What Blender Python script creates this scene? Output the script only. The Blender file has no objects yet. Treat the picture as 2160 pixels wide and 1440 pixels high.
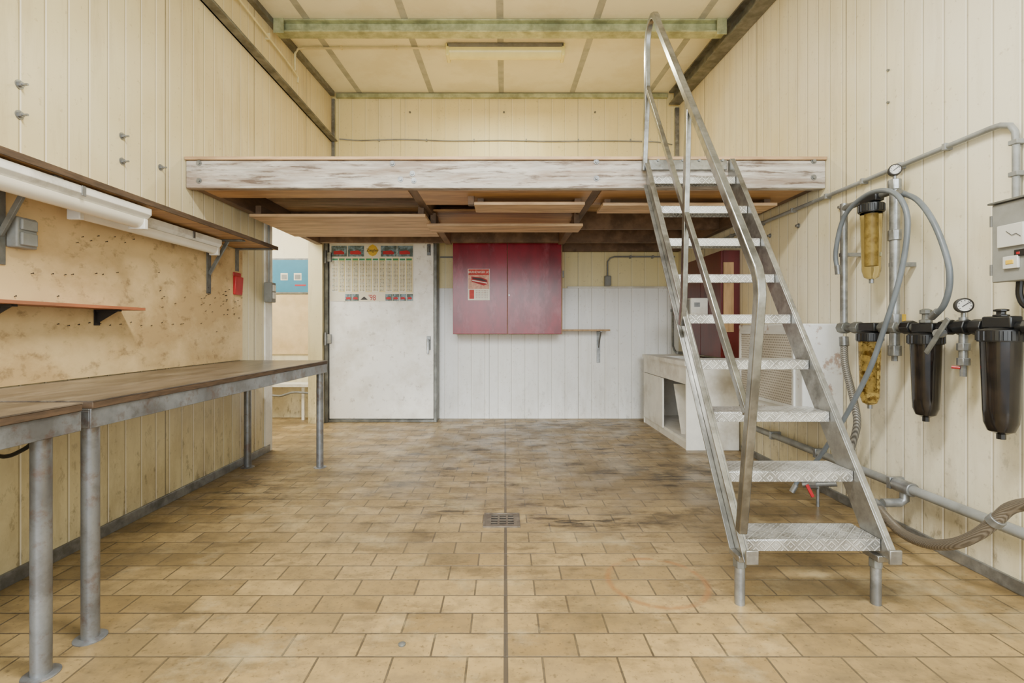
import bpy, bmesh, math, random
from mathutils import Vector, Matrix
random.seed(4)
C = bpy.context.scene.collection
F=1040.; CX=1065.; CY=695.; H=1.0
XL=-1.945; XR=1.955; YB=5.56
def P(px,py,Y): return Vector(((px-CX)*Y/F, Y, H-(py-CY)*Y/F))
def W(px,py,X): return P(px,py,X*F/(px-CX))          # point on the plane x = X
def lin(h):
    h=h.lstrip('#'); c=[int(h[i:i+2],16)/255 for i in (0,2,4)]
    return tuple([(v/12.92 if v<=.04045 else ((v+.055)/1.055)**2.4) for v in c]+[1.0])
def mul(c,k): return tuple([min(1,v*k) for v in c[:3]]+[1.0])

# ------------------------------------------------------------- materials
class NT:
    def __init__(s,name):
        s.m=bpy.data.materials.new(name); s.m.use_nodes=True; s.t=s.m.node_tree
        s.b=[n for n in s.t.nodes if n.type=='BSDF_PRINCIPLED'][0]
        s.tc=s.t.nodes.new('ShaderNodeTexCoord')
    def L(s,a,b): s.t.links.new(a,b)
    def setv(s,sock,v):
        if isinstance(v,bpy.types.NodeSocket): s.L(v,sock)
        else: sock.default_value=v
    def vec(s,st=(1,1,1)):
        n=s.t.nodes.new('ShaderNodeMapping'); n.inputs['Scale'].default_value=st
        s.L(s.tc.outputs['Object'],n.inputs['Vector']); return n.outputs[0]
    def noise(s,scale,detail=5,st=(1,1,1),rough=.6):
        n=s.t.nodes.new('ShaderNodeTexNoise'); s.L(s.vec(st),n.inputs['Vector'])
        n.inputs['Scale'].default_value=scale; n.inputs['Detail'].default_value=detail; n.inputs['Roughness'].default_value=rough
        return n.outputs[0]
    def math(s,op,a,b=0.0,clamp=False):
        n=s.t.nodes.new('ShaderNodeMath'); n.operation=op; n.use_clamp=clamp
        s.setv(n.inputs[0],a); s.setv(n.inputs[1],b); return n.outputs[0]
    def rng(s,v,a,b,c=0.,d=1.):
        n=s.t.nodes.new('ShaderNodeMapRange'); n.clamp=True; s.L(v,n.inputs[0])
        for i,q in enumerate((a,b,c,d)): n.inputs[1+i].default_value=q
        return n.outputs[0]
    def mix(s,f,a,b):
        n=s.t.nodes.new('ShaderNodeMix'); n.data_type='RGBA'
        s.setv(n.inputs[0],f); s.setv(n.inputs[6],a); s.setv(n.inputs[7],b); return n.outputs[2]
    def xyz(s):
        n=s.t.nodes.new('ShaderNodeSeparateXYZ'); s.L(s.tc.outputs['Object'],n.inputs[0]); return n.outputs
    def blob(s,o,cx,cy,rx,ry,a,b):
        dx=s.math('DIVIDE',s.math('SUBTRACT',o[0],cx),rx); dy=s.math('DIVIDE',s.math('SUBTRACT',o[1],cy),ry)
        return s.rng(s.math('SQRT',s.math('ADD',s.math('MULTIPLY',dx,dx),s.math('MULTIPLY',dy,dy))),a,b,0,1)
    def bump(s,h,st=.3,d=.01):
        n=s.t.nodes.new('ShaderNodeBump'); n.inputs['Strength'].default_value=st; n.inputs['Distance'].default_value=d
        s.L(h,n.inputs['Height']); s.L(n.outputs[0],s.b.inputs['Normal'])
    def fin(s,col,rough=.6,metal=0.):
        s.setv(s.b.inputs['Base Color'],col); s.setv(s.b.inputs['Roughness'],rough); s.b.inputs['Metallic'].default_value=metal
        return s.m
def mat(name,hexc,rough=.6,metal=0.,var=.15,scale=8,dirt=None,amt=.5,dscale=3,lo=.47,hi=.6,st=(1,1,1),bump=0.,trans=0.,dirt2=None,amt2=.5,dscale2=9,lo2=.53,hi2=.62,ior=None):
    n=NT(name); c=lin(hexc)
    f=n.noise(scale,6,st); col=n.mix(n.rng(f,.38,.62),mul(c,1-var),mul(c,1+var))
    if dirt:
        d=n.noise(dscale,8,st,.65); col=n.mix(n.rng(d,lo,hi,0,amt),col,lin(dirt))
    if dirt2:
        d=n.noise(dscale2,9,st,.7); col=n.mix(n.rng(d,lo2,hi2,0,amt2),col,lin(dirt2))
    if bump: n.bump(f,bump,.004)
    if trans: n.b.inputs['Transmission Weight'].default_value=trans
    if ior: n.b.inputs['IOR'].default_value=ior
    return n.fin(col,rough,metal)
def panel(name,hexc,hex2,axis,pitch=.1,dirt='#8a7550',damt=.3,yel=.6,low=.5,gs=1.):
    n=NT(name); c=lin(hexc); o=n.xyz(); u=o[axis]
    fr=n.math('FRACT',n.math('DIVIDE',n.math('ADD',u,20.03),pitch))
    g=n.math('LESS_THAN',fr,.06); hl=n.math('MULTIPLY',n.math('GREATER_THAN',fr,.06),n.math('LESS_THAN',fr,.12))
    fr2=n.math('FRACT',n.math('DIVIDE',n.math('ADD',u,20.18),1.0)); G=n.math('LESS_THAN',fr2,.009)
    col=n.mix(n.rng(n.noise(.9,3),.42,.6,0,yel),c,lin(hex2))  # broad yellower patches put warm reflected light into the wall colour
    col=n.mix(n.rng(n.noise(2.2,9,(3,3,.35),.7),.5,.66,0,damt),col,lin(dirt))
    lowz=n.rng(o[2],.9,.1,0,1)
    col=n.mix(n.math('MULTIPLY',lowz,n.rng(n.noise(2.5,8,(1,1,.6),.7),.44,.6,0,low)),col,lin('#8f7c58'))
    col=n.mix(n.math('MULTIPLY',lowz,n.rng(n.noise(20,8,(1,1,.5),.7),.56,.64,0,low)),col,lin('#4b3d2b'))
    col=n.mix(n.rng(n.noise(40,6),.62,.7,0,.3),col,lin(dirt))
    col=n.mix(n.math('MULTIPLY',g,.5*gs),col,lin('#716448'))
    col=n.mix(n.math('MULTIPLY',hl,.5*gs),col,lin('#fffbf0'))  # painted highlight: pale line along one side of each groove
    col=n.mix(n.math('MULTIPLY',G,.7*gs),col,lin('#5d513e'))
    n.bump(n.math('SUBTRACT',1.0,n.math('MAXIMUM',g,G)),.7*gs,.004)
    return n.fin(col,.38)
M={}
M['wl']=panel('cream ribbed panel left','#dbcfa6','#c7b685',1,.11)
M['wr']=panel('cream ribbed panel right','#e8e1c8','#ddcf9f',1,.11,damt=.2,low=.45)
M['wb']=panel('cream ribbed panel back','#eedfa8','#e6d38c',0,.15,damt=.12,low=0,gs=.4)  # yellow cast of the light up here is put into the base colour
M['wbl']=panel('white ribbed panel back','#f2f2ef','#eae9e3',0,.15,damt=.15,yel=.4,low=.2,gs=.6)
def floor_mat():
    n=NT('tan brick floor tiles'); o=n.xyz()
    br=n.t.nodes.new('ShaderNodeTexBrick'); n.L(n.tc.outputs['Object'],br.inputs['Vector'])
    br.offset=.5; br.inputs['Scale'].default_value=1
    br.inputs['Color1'].default_value=lin('#ad9260'); br.inputs['Color2'].default_value=lin('#8a7248'); br.inputs['Mortar'].default_value=lin('#554a39')
    br.inputs['Mortar Size'].default_value=.0038; br.inputs['Mortar Smooth'].default_value=.4
    br.inputs['Brick Width'].default_value=.228; br.inputs['Row Height'].default_value=.116; br.inputs['Bias'].default_value=0
    col=br.outputs['Color']
    col=n.mix(n.rng(n.noise(16,8),.46,.62,0,.45),col,lin('#746244'))
    x,y=o[0],o[1]
    area=n.blob(o,.2,3.9,2.0,1.9,1.2,.35)
    worn=n.math('MULTIPLY',area,n.rng(n.noise(1.6,8,(1,1,1),.65),.36,.54,.5,.95))
    col=n.mix(worn,col,n.mix(.42,lin('#6f6454'),col))
    right=n.blob(o,1.1,3.0,.9,1.3,1.1,.3)
    col=n.mix(n.math('MULTIPLY',right,n.rng(n.noise(1.8,8,(1,1,1),.65),.42,.58,.2,.7)),col,lin('#6b5d4a'))
    col=n.mix(n.rng(n.noise(1.1,10,(1,1.5,1),.68),.48,.62,0,.6),col,lin('#63543a'))
    heavy=n.math('ADD',.35,n.math('MULTIPLY',area,.6))
    col=n.mix(n.math('MULTIPLY',heavy,n.rng(n.noise(3.2,10,(1,2.4,1),.72),.52,.62,0,.9)),col,lin('#352b21'))
    col=n.mix(n.rng(n.noise(60,6),.57,.67,0,.5),col,lin('#443829'))
    col=n.mix(n.rng(n.noise(2.0,9,(1,1.2,1),.7),.54,.66,0,.35),col,lin('#c5b48c'))
    for cx,cy,rx,ry,lo_ in ((.42,2.56,.75,.16,.48),(-1.55,3.1,.5,.5,.52),(.6,5.2,1.4,.35,.49),(-.3,2.75,.25,.15,.5),(1.2,3.4,.7,.5,.5)):
        s_=n.math('MULTIPLY',n.blob(o,cx,cy,rx,ry,1.,.2),n.rng(n.noise(4,9,(1,4,1),.7),lo_,lo_+.09,0,.9))
        col=n.mix(s_,col,lin('#2b241d'))
    rx=n.math('SUBTRACT',x,.604); ry=n.math('SUBTRACT',y,1.962)
    rr=n.math('SQRT',n.math('ADD',n.math('MULTIPLY',rx,rx),n.math('MULTIPLY',ry,ry)))
    ring=n.rng(n.math('ABSOLUTE',n.math('SUBTRACT',rr,.19)),.018,.004,0,.6)
    col=n.mix(n.math('MULTIPLY',ring,n.rng(n.noise(9,4),.36,.48)),col,lin('#8a5f36'))
    j=n.math('LESS_THAN',n.math('ABSOLUTE',n.math('SUBTRACT',x,.003)),.007)
    jn=n.math('MULTIPLY',j,n.rng(y,2.5,3.2,.95,.6))
    col=n.mix(jn,col,lin('#4d453b'))
    h=n.math('SUBTRACT',1.0,br.outputs['Fac']); n.bump(h,.6,.004)
    return n.fin(col,n.rng(n.noise(4,5),.4,.6,.32,.56))
M['floor']=floor_mat()
M['ceil']=mat('pale ceiling panel','#f1efd4',.45,var=.03,scale=1.5,dirt='#d5cea4',amt=.35,dscale=2)  # yellowish reflected light is part of this ceiling colour
M['strip']=mat('grey joint strip','#a9aca2',.5,.0)
M['galv']=mat('galvanised steel','#8f9191',.36,.65,var=.22,scale=14,dirt='#4d4b46',amt=.5,dscale=6)
M['galvd']=mat('dull dark steel','#747570',.45,.4,var=.25,scale=12,dirt='#3d3a34',amt=.5,dscale=4)
M['beam']=mat('green tinted galvanised beam','#b5ba90',.4,.3,var=.2,scale=12,dirt='#6c7154',amt=.5,dscale=4)
M['alu']=mat('worn aluminium','#979896',.25,.9,var=.16,scale=25,dirt='#55514b',amt=.55,dscale=7)
M['alud']=mat('aluminium stringer','#989895',.3,.8,var=.18,scale=18,dirt='#4b4640',amt=.6,dscale=5)
def tread_mat():
    n=NT('checker plate aluminium')
    a=n.t.nodes.new('ShaderNodeTexWave'); n.L(n.vec((1,1,1)),a.inputs[0]); a.bands_direction='DIAGONAL'; a.inputs['Scale'].default_value=30
    b=n.t.nodes.new('ShaderNodeTexWave'); n.L(n.vec((-1,1,1)),b.inputs[0]); b.bands_direction='DIAGONAL'; b.inputs['Scale'].default_value=30
    ch=n.t.nodes.new('ShaderNodeTexChecker'); n.L(n.vec(),ch.inputs[0]); ch.inputs['Scale'].default_value=40
    h=n.mix(ch.outputs['Fac'],a.outputs['Fac'],b.outputs['Fac'])
    n.bump(n.rng(h,.55,.8),1.0,.005)
    col=n.mix(n.rng(n.noise(9,6),.42,.6),lin('#bcbcb9'),lin('#8c8a84'))
    col=n.mix(n.rng(h,.6,.9,0,.5),col,lin('#f2f2ef'))
    return n.fin(col,.3,.6)
M['tread']=tread_mat()
M['fascia']=mat('scraped whitewashed timber','#bab4ab',.75,var=.2,scale=5,dirt='#877463',amt=.8,dscale=2.2,lo=.44,hi=.58,st=(.6,5,6),bump=.6,dirt2='#4f3a2a',amt2=.8,dscale2=6,lo2=.52,hi2=.61)
M['ply']=mat('brown plywood','#b08756',.5,var=.16,scale=4,dirt='#7a5232',amt=.5,dscale=3,st=(.6,5,5),bump=.1)
M['plyl']=mat('light plywood edge','#c6a57d',.6,var=.2,scale=5,dirt='#8a6848',amt=.5,dscale=4,st=(.6,5,5))
M['joist']=mat('dark joist wood','#745c47',.7,var=.2,scale=4,dirt='#3c2f22',amt=.5,dscale=3,st=(2,.5,2))
M['black']=mat('black plastic','#161617',.35,var=.2)
M['iron']=mat('black iron','#2c2926',.5,.4)
M['btop']=mat('stained bench top','#62574b',.3,var=.2,scale=5,dirt='#2e2926',amt=.75,dscale=2.0,lo=.44,hi=.57,st=(3,.8,3),dirt2='#968976',amt2=.5,dscale2=1.6,lo2=.52,hi2=.63)
M['bedge']=mat('bench edge ply','#4a3929',.7,var=.3,scale=12,st=(1,1,8))
M['frame']=mat('worn bench frame steel','#86898c',.36,.55,var=.22,scale=12,dirt='#453f39',amt=.6,dscale=6,dirt2='#62422c',amt2=.45,dscale2=14)
M['board']=mat('stained plywood backboard','#d6ba88',.65,var=.08,scale=2.5,dirt='#9c7c4b',amt=.6,dscale=1.6,lo=.44,hi=.6,st=(1,.9,1.3),dirt2='#5a4329',amt2=.5,dscale2=12,lo2=.55,hi2=.66)
M['white']=mat('off white paint','#e7e4da',.42,var=.05,dirt='#a4967c',amt=.45,dscale=3,lo=.5,hi=.64)
M['doorw']=mat('white door skin','#f4f2ec',.32,var=.03,scale=3,dirt='#b0a38b',amt=.45,dscale=2.2,lo=.48,hi=.64,dirt2='#7b6a55',amt2=.4,dscale2=14,lo2=.57,hi2=.65)
M['lampw']=mat('white lamp enamel','#e4e1d7',.32,var=.05,dirt='#857b6c',amt=.45,dscale=5,lo=.52,hi=.64)
M['diff']=mat('milky diffuser','#e9e2d0',.25,var=.03)
M['difff']=mat('yellowed diffuser','#f2ea9c',.25,var=.04)
M['red']=mat('dark red varnished wood','#891426',.25,var=.16,scale=4,dirt='#4c0a13',amt=.5,dscale=2.5,lo=.46,hi=.6,st=(1.5,1.5,.6),dirt2='#b35d68',amt2=.4,dscale2=3,lo2=.53,hi2=.65)
M['reddk']=mat('deep red wood','#571315',.35,var=.2,scale=4,st=(3,3,.6))
M['woode']=mat('bare wood edge','#ab895f',.6,var=.2,scale=8,st=(3,3,.5))
M['tan']=mat('tan wall board','#d9bf90',.6,var=.06,dirt='#b9965f',amt=.4)
M['redw']=mat('worn reddish shelf','#a0603f',.6,var=.2,scale=8,st=(3,.5,3),dirt='#6f4f39',amt=.5)
M['redp']=mat('red plastic','#a81a22',.4)
M['greyp']=mat('grey plastic','#8a8b87',.5,var=.08,dirt='#5c5952',amt=.5)
M['greyc']=mat('grey conduit','#8b8d8a',.45,var=.1,dirt='#56534b',amt=.5)
M['cream']=mat('cream conduit','#d9cf9f',.5,var=.08)
M['hose']=mat('grey rubber hose','#5f6569',.4,var=.15)
M['amber']=mat('amber filter bowl','#eee0ac',.05,var=.04,scale=10,trans=1.,ior=1.18)
M['amberd']=mat('dirty amber bowl','#dec67c',.08,var=.15,scale=30,trans=.9,dirt='#5e421a',amt=.95,dscale=34,lo=.5,hi=.58,ior=1.18)
M['smoke']=mat('dark smoked bowl','#191513',.14,var=.3,scale=12,dirt='#2f231a',amt=.6)
M['cart']=mat('filter cartridge','#a08f60',.7,var=.2,scale=30,dirt='#6d5a33',amt=.6,dscale=16)
M['dial']=mat('gauge dial','#c4c2ba',.4,var=.03)
M['paper']=mat('paper','#eee9dc',.6,var=.03)
M['paperp']=mat('planner paper','#e0d8c2',.55,var=.03)
M['col1']=mat('planner pale column','#e4d69a',.6,var=.02)
M['green']=mat('planner green','#3f8f66',.6)
M['ink']=mat('ink','#333134',.6)
M['inkr']=mat('red print','#b0242b',.6)
M['inko']=mat('orange red print','#c03a34',.6,var=.2,scale=20)
M['inkp']=mat('pale red print','#dca894',.6,var=.2,scale=30)
M['yel']=mat('yellow print','#d6b032',.6)
M['sky']=mat('photo background','#7d95a0',.5,scale=30,var=.3,dirt='#3f4a36',amt=.8,dscale=16,lo=.44,hi=.54)
M['blue']=mat('blue board','#3a7c98',.4,var=.06)
M['steel']=mat('stainless sink','#b9bbbb',.28,.8,var=.08)
M['box']=mat('grey control cabinet','#83837d',.42,var=.08,dirt='#59544a',amt=.4)
M['dark']=mat('dark hole','#14110f',.8)
M['drain']=mat('worn drain steel','#7b7265',.38,.55,var=.25,scale=20,dirt='#423529',amt=.5,dscale=12)
M['heat']=mat('heater enamel','#cfd0ce',.38,var=.05,dirt='#84532c',amt=.65,dscale=9,lo=.57,hi=.63)
def brickmat(name,mode,bw,rh,ms,c1,c2,cm,noisy=0.,rough=.55,bump=.7):
    n=NT(name); br=n.t.nodes.new('ShaderNodeTexBrick'); mp=n.t.nodes.new('ShaderNodeCombineXYZ'); o=n.xyz()
    n.L(o[mode],mp.inputs[0]); n.L(o[2],mp.inputs[1]); n.L(mp.outputs[0],br.inputs['Vector']); br.offset=.5 if bump else 0.
    br.inputs['Scale'].default_value=1; br.inputs['Brick Width'].default_value=bw; br.inputs['Row Height'].default_value=rh; br.inputs['Mortar Size'].default_value=ms
    br.inputs['Color1'].default_value=lin(c1); br.inputs['Color2'].default_value=lin(c2); br.inputs['Mortar'].default_value=lin(cm)
    col=br.outputs['Color']
    if noisy: col=n.mix(n.rng(n.noise(60,3),.47,.56,0,noisy),col,lin(cm))
    if bump: n.bump(br.outputs['Fac'],bump,.004)
    return n.fin(col,rough)
M['grille']=brickmat('perforated grille',1,.020,.016,.0038,'#857e74','#918a7e','#c4beb2')
M['print']=brickmat('printed planner days',0,.0165,.0150,.0032,'#44565a','#8e7240','#e0dabf',.45,.6,0)
M['print2']=brickmat('printed calendar days',0,.016,.018,.005,'#8a8f92','#b0705f','#eee9dc',.3,.6,0)
def corr_mat(name,a,b,sc,bp):
    n=NT(name); w=n.t.nodes.new('ShaderNodeTexWave'); n.L(n.vec(),w.inputs[0]); w.bands_direction='DIAGONAL'; w.inputs['Scale'].default_value=sc; w.inputs['Distortion'].default_value=1
    n.bump(w.outputs['Fac'],bp,.003)
    return n.fin(n.mix(w.outputs['Fac'],lin(a),lin(b)),.4,.3)
M['braid']=corr_mat('braided hose','#5d5a55','#96938a',45,.6)
M['braidb']=corr_mat('brown braided hose','#5f564a','#837a6c',80,.5)

# ------------------------------------------------------------- mesh builder
class MB:
    def __init__(s): s.b=bmesh.new()
    def box(s,x0,x1,y0,y1,z0,z1):
        v=[s.b.verts.new((x,y,z)) for x in (x0,x1) for y in (y0,y1) for z in (z0,z1)]
        for f in ((0,1,3,2),(4,6,7,5),(0,4,5,1),(2,3,7,6),(0,2,6,4),(1,5,7,3)): s.b.faces.new([v[i] for i in f])
        return s
    def prism(s,pts,vec):
        vec=Vector(vec); a=[s.b.verts.new(Vector(p)) for p in pts]; c=[s.b.verts.new(Vector(p)+vec) for p in pts]; n=len(a)
        s.b.faces.new(a[::-1]); s.b.faces.new(c)
        for i in range(n): s.b.faces.new((a[i],a[(i+1)%n],c[(i+1)%n],c[i]))
        return s
    def bar(s,p0,p1,w,h,up=(0,0,1)):
        p0,p1=Vector(p0),Vector(p1); d=(p1-p0).normalized(); sd=d.cross(Vector(up))
        if sd.length<1e-4: sd=d.cross(Vector((0,1,0)))
        sd.normalize(); u=sd.cross(d)
        return s.prism([p0+sd*a*w/2+u*b*h/2 for a,b in ((-1,-1),(1,-1),(1,1),(-1,1))],p1-p0)
    def lathe(s,o,axis,prof,n=24):
        o=Vector(o); ax=Vector(axis).normalized(); a=ax.orthogonal().normalized(); c=ax.cross(a); rings=[]
        for r,h in prof:
            rings.append([s.b.verts.new(o+ax*h+(a*math.cos(2*math.pi*k/n)+c*math.sin(2*math.pi*k/n))*max(r,1e-5)) for k in range(n)])
        for q in range(len(rings)-1):
            for k in range(n): s.b.faces.new((rings[q][k],rings[q][(k+1)%n],rings[q+1][(k+1)%n],rings[q+1][k]))
        s.b.faces.new(rings[0][::-1]); s.b.faces.new(rings[-1]); return s
    def cyl(s,p0,p1,r,n=20,r2=None):
        p0,p1=Vector(p0),Vector(p1); L=(p1-p0).length
        return s.lathe(p0,p1-p0,[(r,0),(r if r2 is None else r2,L)],n)
    def tube(s,pts,r,n=12,smooth=0):
        pts=[Vector(p) for p in pts]
        if smooth:
            q=[pts[0]*2-pts[1]]+pts+[pts[-1]*2-pts[-2]]; out=[]
            for i in range(1,len(q)-2):
                for k in range(smooth):
                    t=k/smooth; a,b,c,d=q[i-1],q[i],q[i+1],q[i+2]
                    out.append(.5*((2*b)+(c-a)*t+(2*a-5*b+4*c-d)*t*t+(3*b-a-3*c+d)*t**3))
            pts=out+[pts[-1]]
        rings=[]; N=None
        for i,p in enumerate(pts):
            d=(pts[min(i+1,len(pts)-1)]-pts[max(i-1,0)]).normalized()
            N=d.orthogonal() if N is None else N-d*N.dot(d)
            if N.length<1e-5: N=d.orthogonal()
            N.normalize(); Bn=d.cross(N)
            rings.append([s.b.verts.new(p+(N*math.cos(2*math.pi*k/n)+Bn*math.sin(2*math.pi*k/n))*r) for k in range(n)])
        for q in range(len(rings)-1):
            for k in range(n): s.b.faces.new((rings[q][k],rings[q][(k+1)%n],rings[q+1][(k+1)%n],rings[q+1][k]))
        s.b.faces.new(rings[0][::-1]); s.b.faces.new(rings[-1]); return s
    def flat(s,yz,x,w,t):
        pts=[Vector((x,a,b)) for a,b in yz]; rings=[]
        for i,p in enumerate(pts):
            d=(pts[min(i+1,len(pts)-1)]-pts[max(i-1,0)]).normalized(); nn=Vector((0,-d.z,d.y))
            rings.append([s.b.verts.new(p+Vector((a*w/2,0,0))+nn*b*t/2) for a,b in ((-1,-1),(1,-1),(1,1),(-1,1))])
        for q in range(len(rings)-1):
            for k in range(4): s.b.faces.new((rings[q][k],rings[q][(k+1)%4],rings[q+1][(k+1)%4],rings[q+1][k]))
        s.b.faces.new(rings[0][::-1]); s.b.faces.new(rings[-1]); return s
OFF={}
def finish(me,ang=35):
    me.polygons.foreach_set('use_smooth',[True]*len(me.polygons)); me.set_sharp_from_angle(angle=math.radians(ang)); me.update()
def obj(name,mb,m,parent=None,bevel=0.,label=None,zero=False):
    b=mb.b; bmesh.ops.recalc_face_normals(b,faces=b.faces[:])
    if parent is not None: off=OFF[parent.name]
    elif zero: off=Vector((0,0,0))
    else:
        xs=[v.co for v in b.verts]; lo=Vector([min(v[i] for v in xs) for i in range(3)]); hi=Vector([max(v[i] for v in xs) for i in range(3)])
        off=Vector(((lo.x+hi.x)/2,(lo.y+hi.y)/2,lo.z))
    bmesh.ops.translate(b,vec=-off,verts=b.verts[:])
    me=bpy.data.meshes.new(name); b.to_mesh(me); b.free(); me.materials.append(M[m]); finish(me)
    o=bpy.data.objects.new(name,me); C.objects.link(o); OFF[o.name]=off
    if parent is not None: o.parent=parent
    else: o.location=off
    if bevel:
        md=o.modifiers.new('bevel','BEVEL'); md.width=bevel; md.segments=2; md.limit_method='ANGLE'; md.angle_limit=math.radians(40)
    if label: o['label']=label
    return o
def tag(o,label,cat,group=None):
    o['label']=label; o['category']=cat
    if group: o['group']=group
    return o
def thing(name,label,cat,loc,group=None):
    o=bpy.data.objects.new(name,None); C.objects.link(o); o.location=loc; o.empty_display_size=.1; OFF[o.name]=Vector(loc)
    return tag(o,label,cat,group)
def struct(name,mb,m,bevel=0.):
    o=obj(name,mb,m,None,bevel,zero=True); o['kind']='structure'; return o
def text(name,s,size,loc,m,parent,face='-Y',sx=1.):
    cu=bpy.data.curves.new('t','FONT'); cu.body=s; cu.size=size; cu.extrude=.0006; cu.align_x='CENTER'; cu.align_y='CENTER'
    t=bpy.data.objects.new('t',cu); C.objects.link(t); bpy.context.view_layer.update()
    me=bpy.data.meshes.new_from_object(t.evaluated_get(bpy.context.evaluated_depsgraph_get())); bpy.data.objects.remove(t); bpy.data.curves.remove(cu)
    R=Matrix.Rotation(math.radians(90),4,'X')@Matrix.Diagonal((sx,1,1,1))
    if face=='-X': R=Matrix.Rotation(math.radians(-90),4,'Z')@R
    me.transform(Matrix.Translation(Vector(loc)-OFF[parent.name])@R)
    me.materials.clear(); me.materials.append(M[m]); me.name=name
    o=bpy.data.objects.new(name,me); C.objects.link(o); o.parent=parent; OFF[o.name]=OFF[parent.name]; return o

# ------------------------------------------------------------- the setting
Zc=lambda y: 3.66-.07*(YB-y)
struct('floor',MB().box(-3.7,2.1,-1.5,5.8,-.1,0),'floor')
w=MB(); w.box(XL-.15,XL,-1.5,4.08,0,3.75); w.box(XL-.15,XL,4.08,5.25,1.95,3.75); w.box(XL-.15,XL,5.25,5.7,0,3.75)
struct('wall_left',w,'wl')
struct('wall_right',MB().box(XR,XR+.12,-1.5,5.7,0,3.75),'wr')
struct('wall_back',MB().box(XL,XR,YB,5.7,0,3.75),'wb')
struct('wall_back_lower',MB().box(XL,XR,YB-.02,YB,0,1.465),'wbl',.003)
ce=struct('ceiling',MB().prism([(XL,-1.5,Zc(-1.5)),(XL,YB,Zc(YB)),(XL,YB,Zc(YB)+.08),(XL,-1.5,Zc(-1.5)+.08)],(XR-XL,0,0)),'ceil')
for x in (-1.63,-.824,-.04,.754,1.615):
    obj('joint_strip',MB().prism([(x-.028,-1.4,Zc(-1.4)-.003),(x-.028,5.52,Zc(5.52)-.003),(x-.028,5.52,Zc(5.52)+.002),(x-.028,-1.4,Zc(-1.4)+.002)],(.056,0,0)),'strip',ce)
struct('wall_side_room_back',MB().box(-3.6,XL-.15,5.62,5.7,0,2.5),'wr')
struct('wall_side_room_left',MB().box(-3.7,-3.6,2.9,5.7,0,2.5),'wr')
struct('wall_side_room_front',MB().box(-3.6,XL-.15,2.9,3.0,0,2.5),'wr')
struct('ceiling_side_room',MB().box(-3.7,XL-.15,2.9,5.7,2.5,2.56),'ceil')
struct('trim_7',MB().box(-3.6,XL-.15,5.605,5.62,.72,1.40),'tan',.003)
struct('baseboard_left',MB().box(XL,XL+.014,-1.5,4.06,0,.055),'galv',.002)
struct('baseboard_right',MB().box(XR-.014,XR,-1.5,4.05,0,.05),'galv',.002)
struct('trim_1',MB().box(XL-.16,XL+.012,4.065,4.10,0,1.86).box(XL-.02,XL+.012,3.98,4.065,.056,1.86),'white',.003)
struct('trim_2',MB().prism([(XL,-1.4,Zc(-1.4)-.05),(XL,5.5,Zc(5.5)-.05),(XL,5.5,Zc(5.5)-.002),(XL,-1.4,Zc(-1.4)-.002)],(.045,0,0)),'galvd')
struct('trim_3',MB().box(XL+.05,XR-.13,YB-.04,YB,3.60,3.645),'beam',.003)
struct('trim_4',MB().box(XL,XL+.035,YB-.035,YB,2.06,3.59),'galv',.003)
struct('trim_5',MB().box(XR-.045,XR,YB-.035,YB,2.06,3.49),'galv',.003)
struct('trim_6',MB().box(.70,XR,YB-.03,YB,1.465,1.485),'white',.002)
d=bpy.data.objects.new('door_1',None); C.objects.link(d); d.location=(-1.33,5.4,0); OFF['door_1']=Vector(d.location); d['kind']='structure'
obj('door_frame',MB().box(-1.94,-1.905,5.30,5.535,0,2.0).box(-.765,-.735,5.32,5.535,0,2.0).box(-1.905,-.765,5.34,5.535,1.965,2.0).box(-1.905,-.765,5.32,5.535,0,.03),'galvd',d,.003)
leaf=obj('door_leaf',MB().box(-1.90,-.77,5.33,5.40,.035,1.96),'doorw',d,.006)
obj('door_handle',MB().box(-.845,-.80,5.318,5.33,.78,.93),'galv',leaf,.004)
h=MB(); h.cyl((-.823,5.318,.89),(-.823,5.28,.89),.011); h.bar((-.823,5.28,.90),(-.823,5.27,.74),.022,.014,(0,1,0)); obj('door_lever',h,'galv',leaf,.003)
h=MB(); h.box(-.84,-.80,5.31,5.33,1.80,1.92); h.cyl((-.82,5.305,1.83),(-.82,5.305,1.90),.012); obj('door_bolt',h,'galv',leaf,.003)
for z in (.9,1.78):
    h=MB(); h.cyl((-1.925,5.285,z-.07),(-1.925,5.285,z+.07),.012); h.box(-1.935,-1.87,5.297,5.33,z-.05,z+.05); obj('door_hinge',h,'galv',d,.002)

# ------------------------------------------------------------- steel beams
b=thing('ceiling_beam','greenish galvanised cross beam spanning the room under the ceiling','beam',(0,4.1,3.45))
z1=Zc(4.1)-.005
obj('beam_profile',MB().box(XL+.05,1.82,4.05,4.15,z1-.012,z1).box(XL+.05,1.82,4.05,4.15,z1-.105,z1-.093).box(XL+.05,1.82,4.095,4.105,z1-.093,z1-.012),'beam',b,.002)
obj('end_plate',MB().box(XL+.046,XL+.13,4.04,4.05,z1-.12,z1),'beam',b,.002); obj('end_plate',MB().box(1.74,1.82,4.04,4.05,z1-.13,z1),'beam',b,.002)
def slope(x0,x1,a,bb,y0=-1.4,y1=5.5): return [(x0,y0,Zc(y0)+a),(x0,y1,Zc(y1)+a),(x0,y1,Zc(y1)+bb),(x0,y0,Zc(y0)+bb)],(x1-x0,0,0)
b=MB(); b.prism(*slope(1.83,1.95,-.15,-.135)); b.prism(*slope(1.83,1.95,-.018,-.004)); b.prism(*slope(1.885,1.897,-.135,-.018))
tag(obj('edge_beam',b,'galvd'),'dark galvanised edge beam running along top of right wall','beam')
b=MB(); b.box(XL,XL+.012,-1.4,5.51,3.10,3.19); b.box(XL,XL+.075,-1.4,5.51,3.10,3.112)
tag(obj('steel_rail',b,'galvd'),'horizontal steel angle rail high on the left wall','rail')

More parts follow.
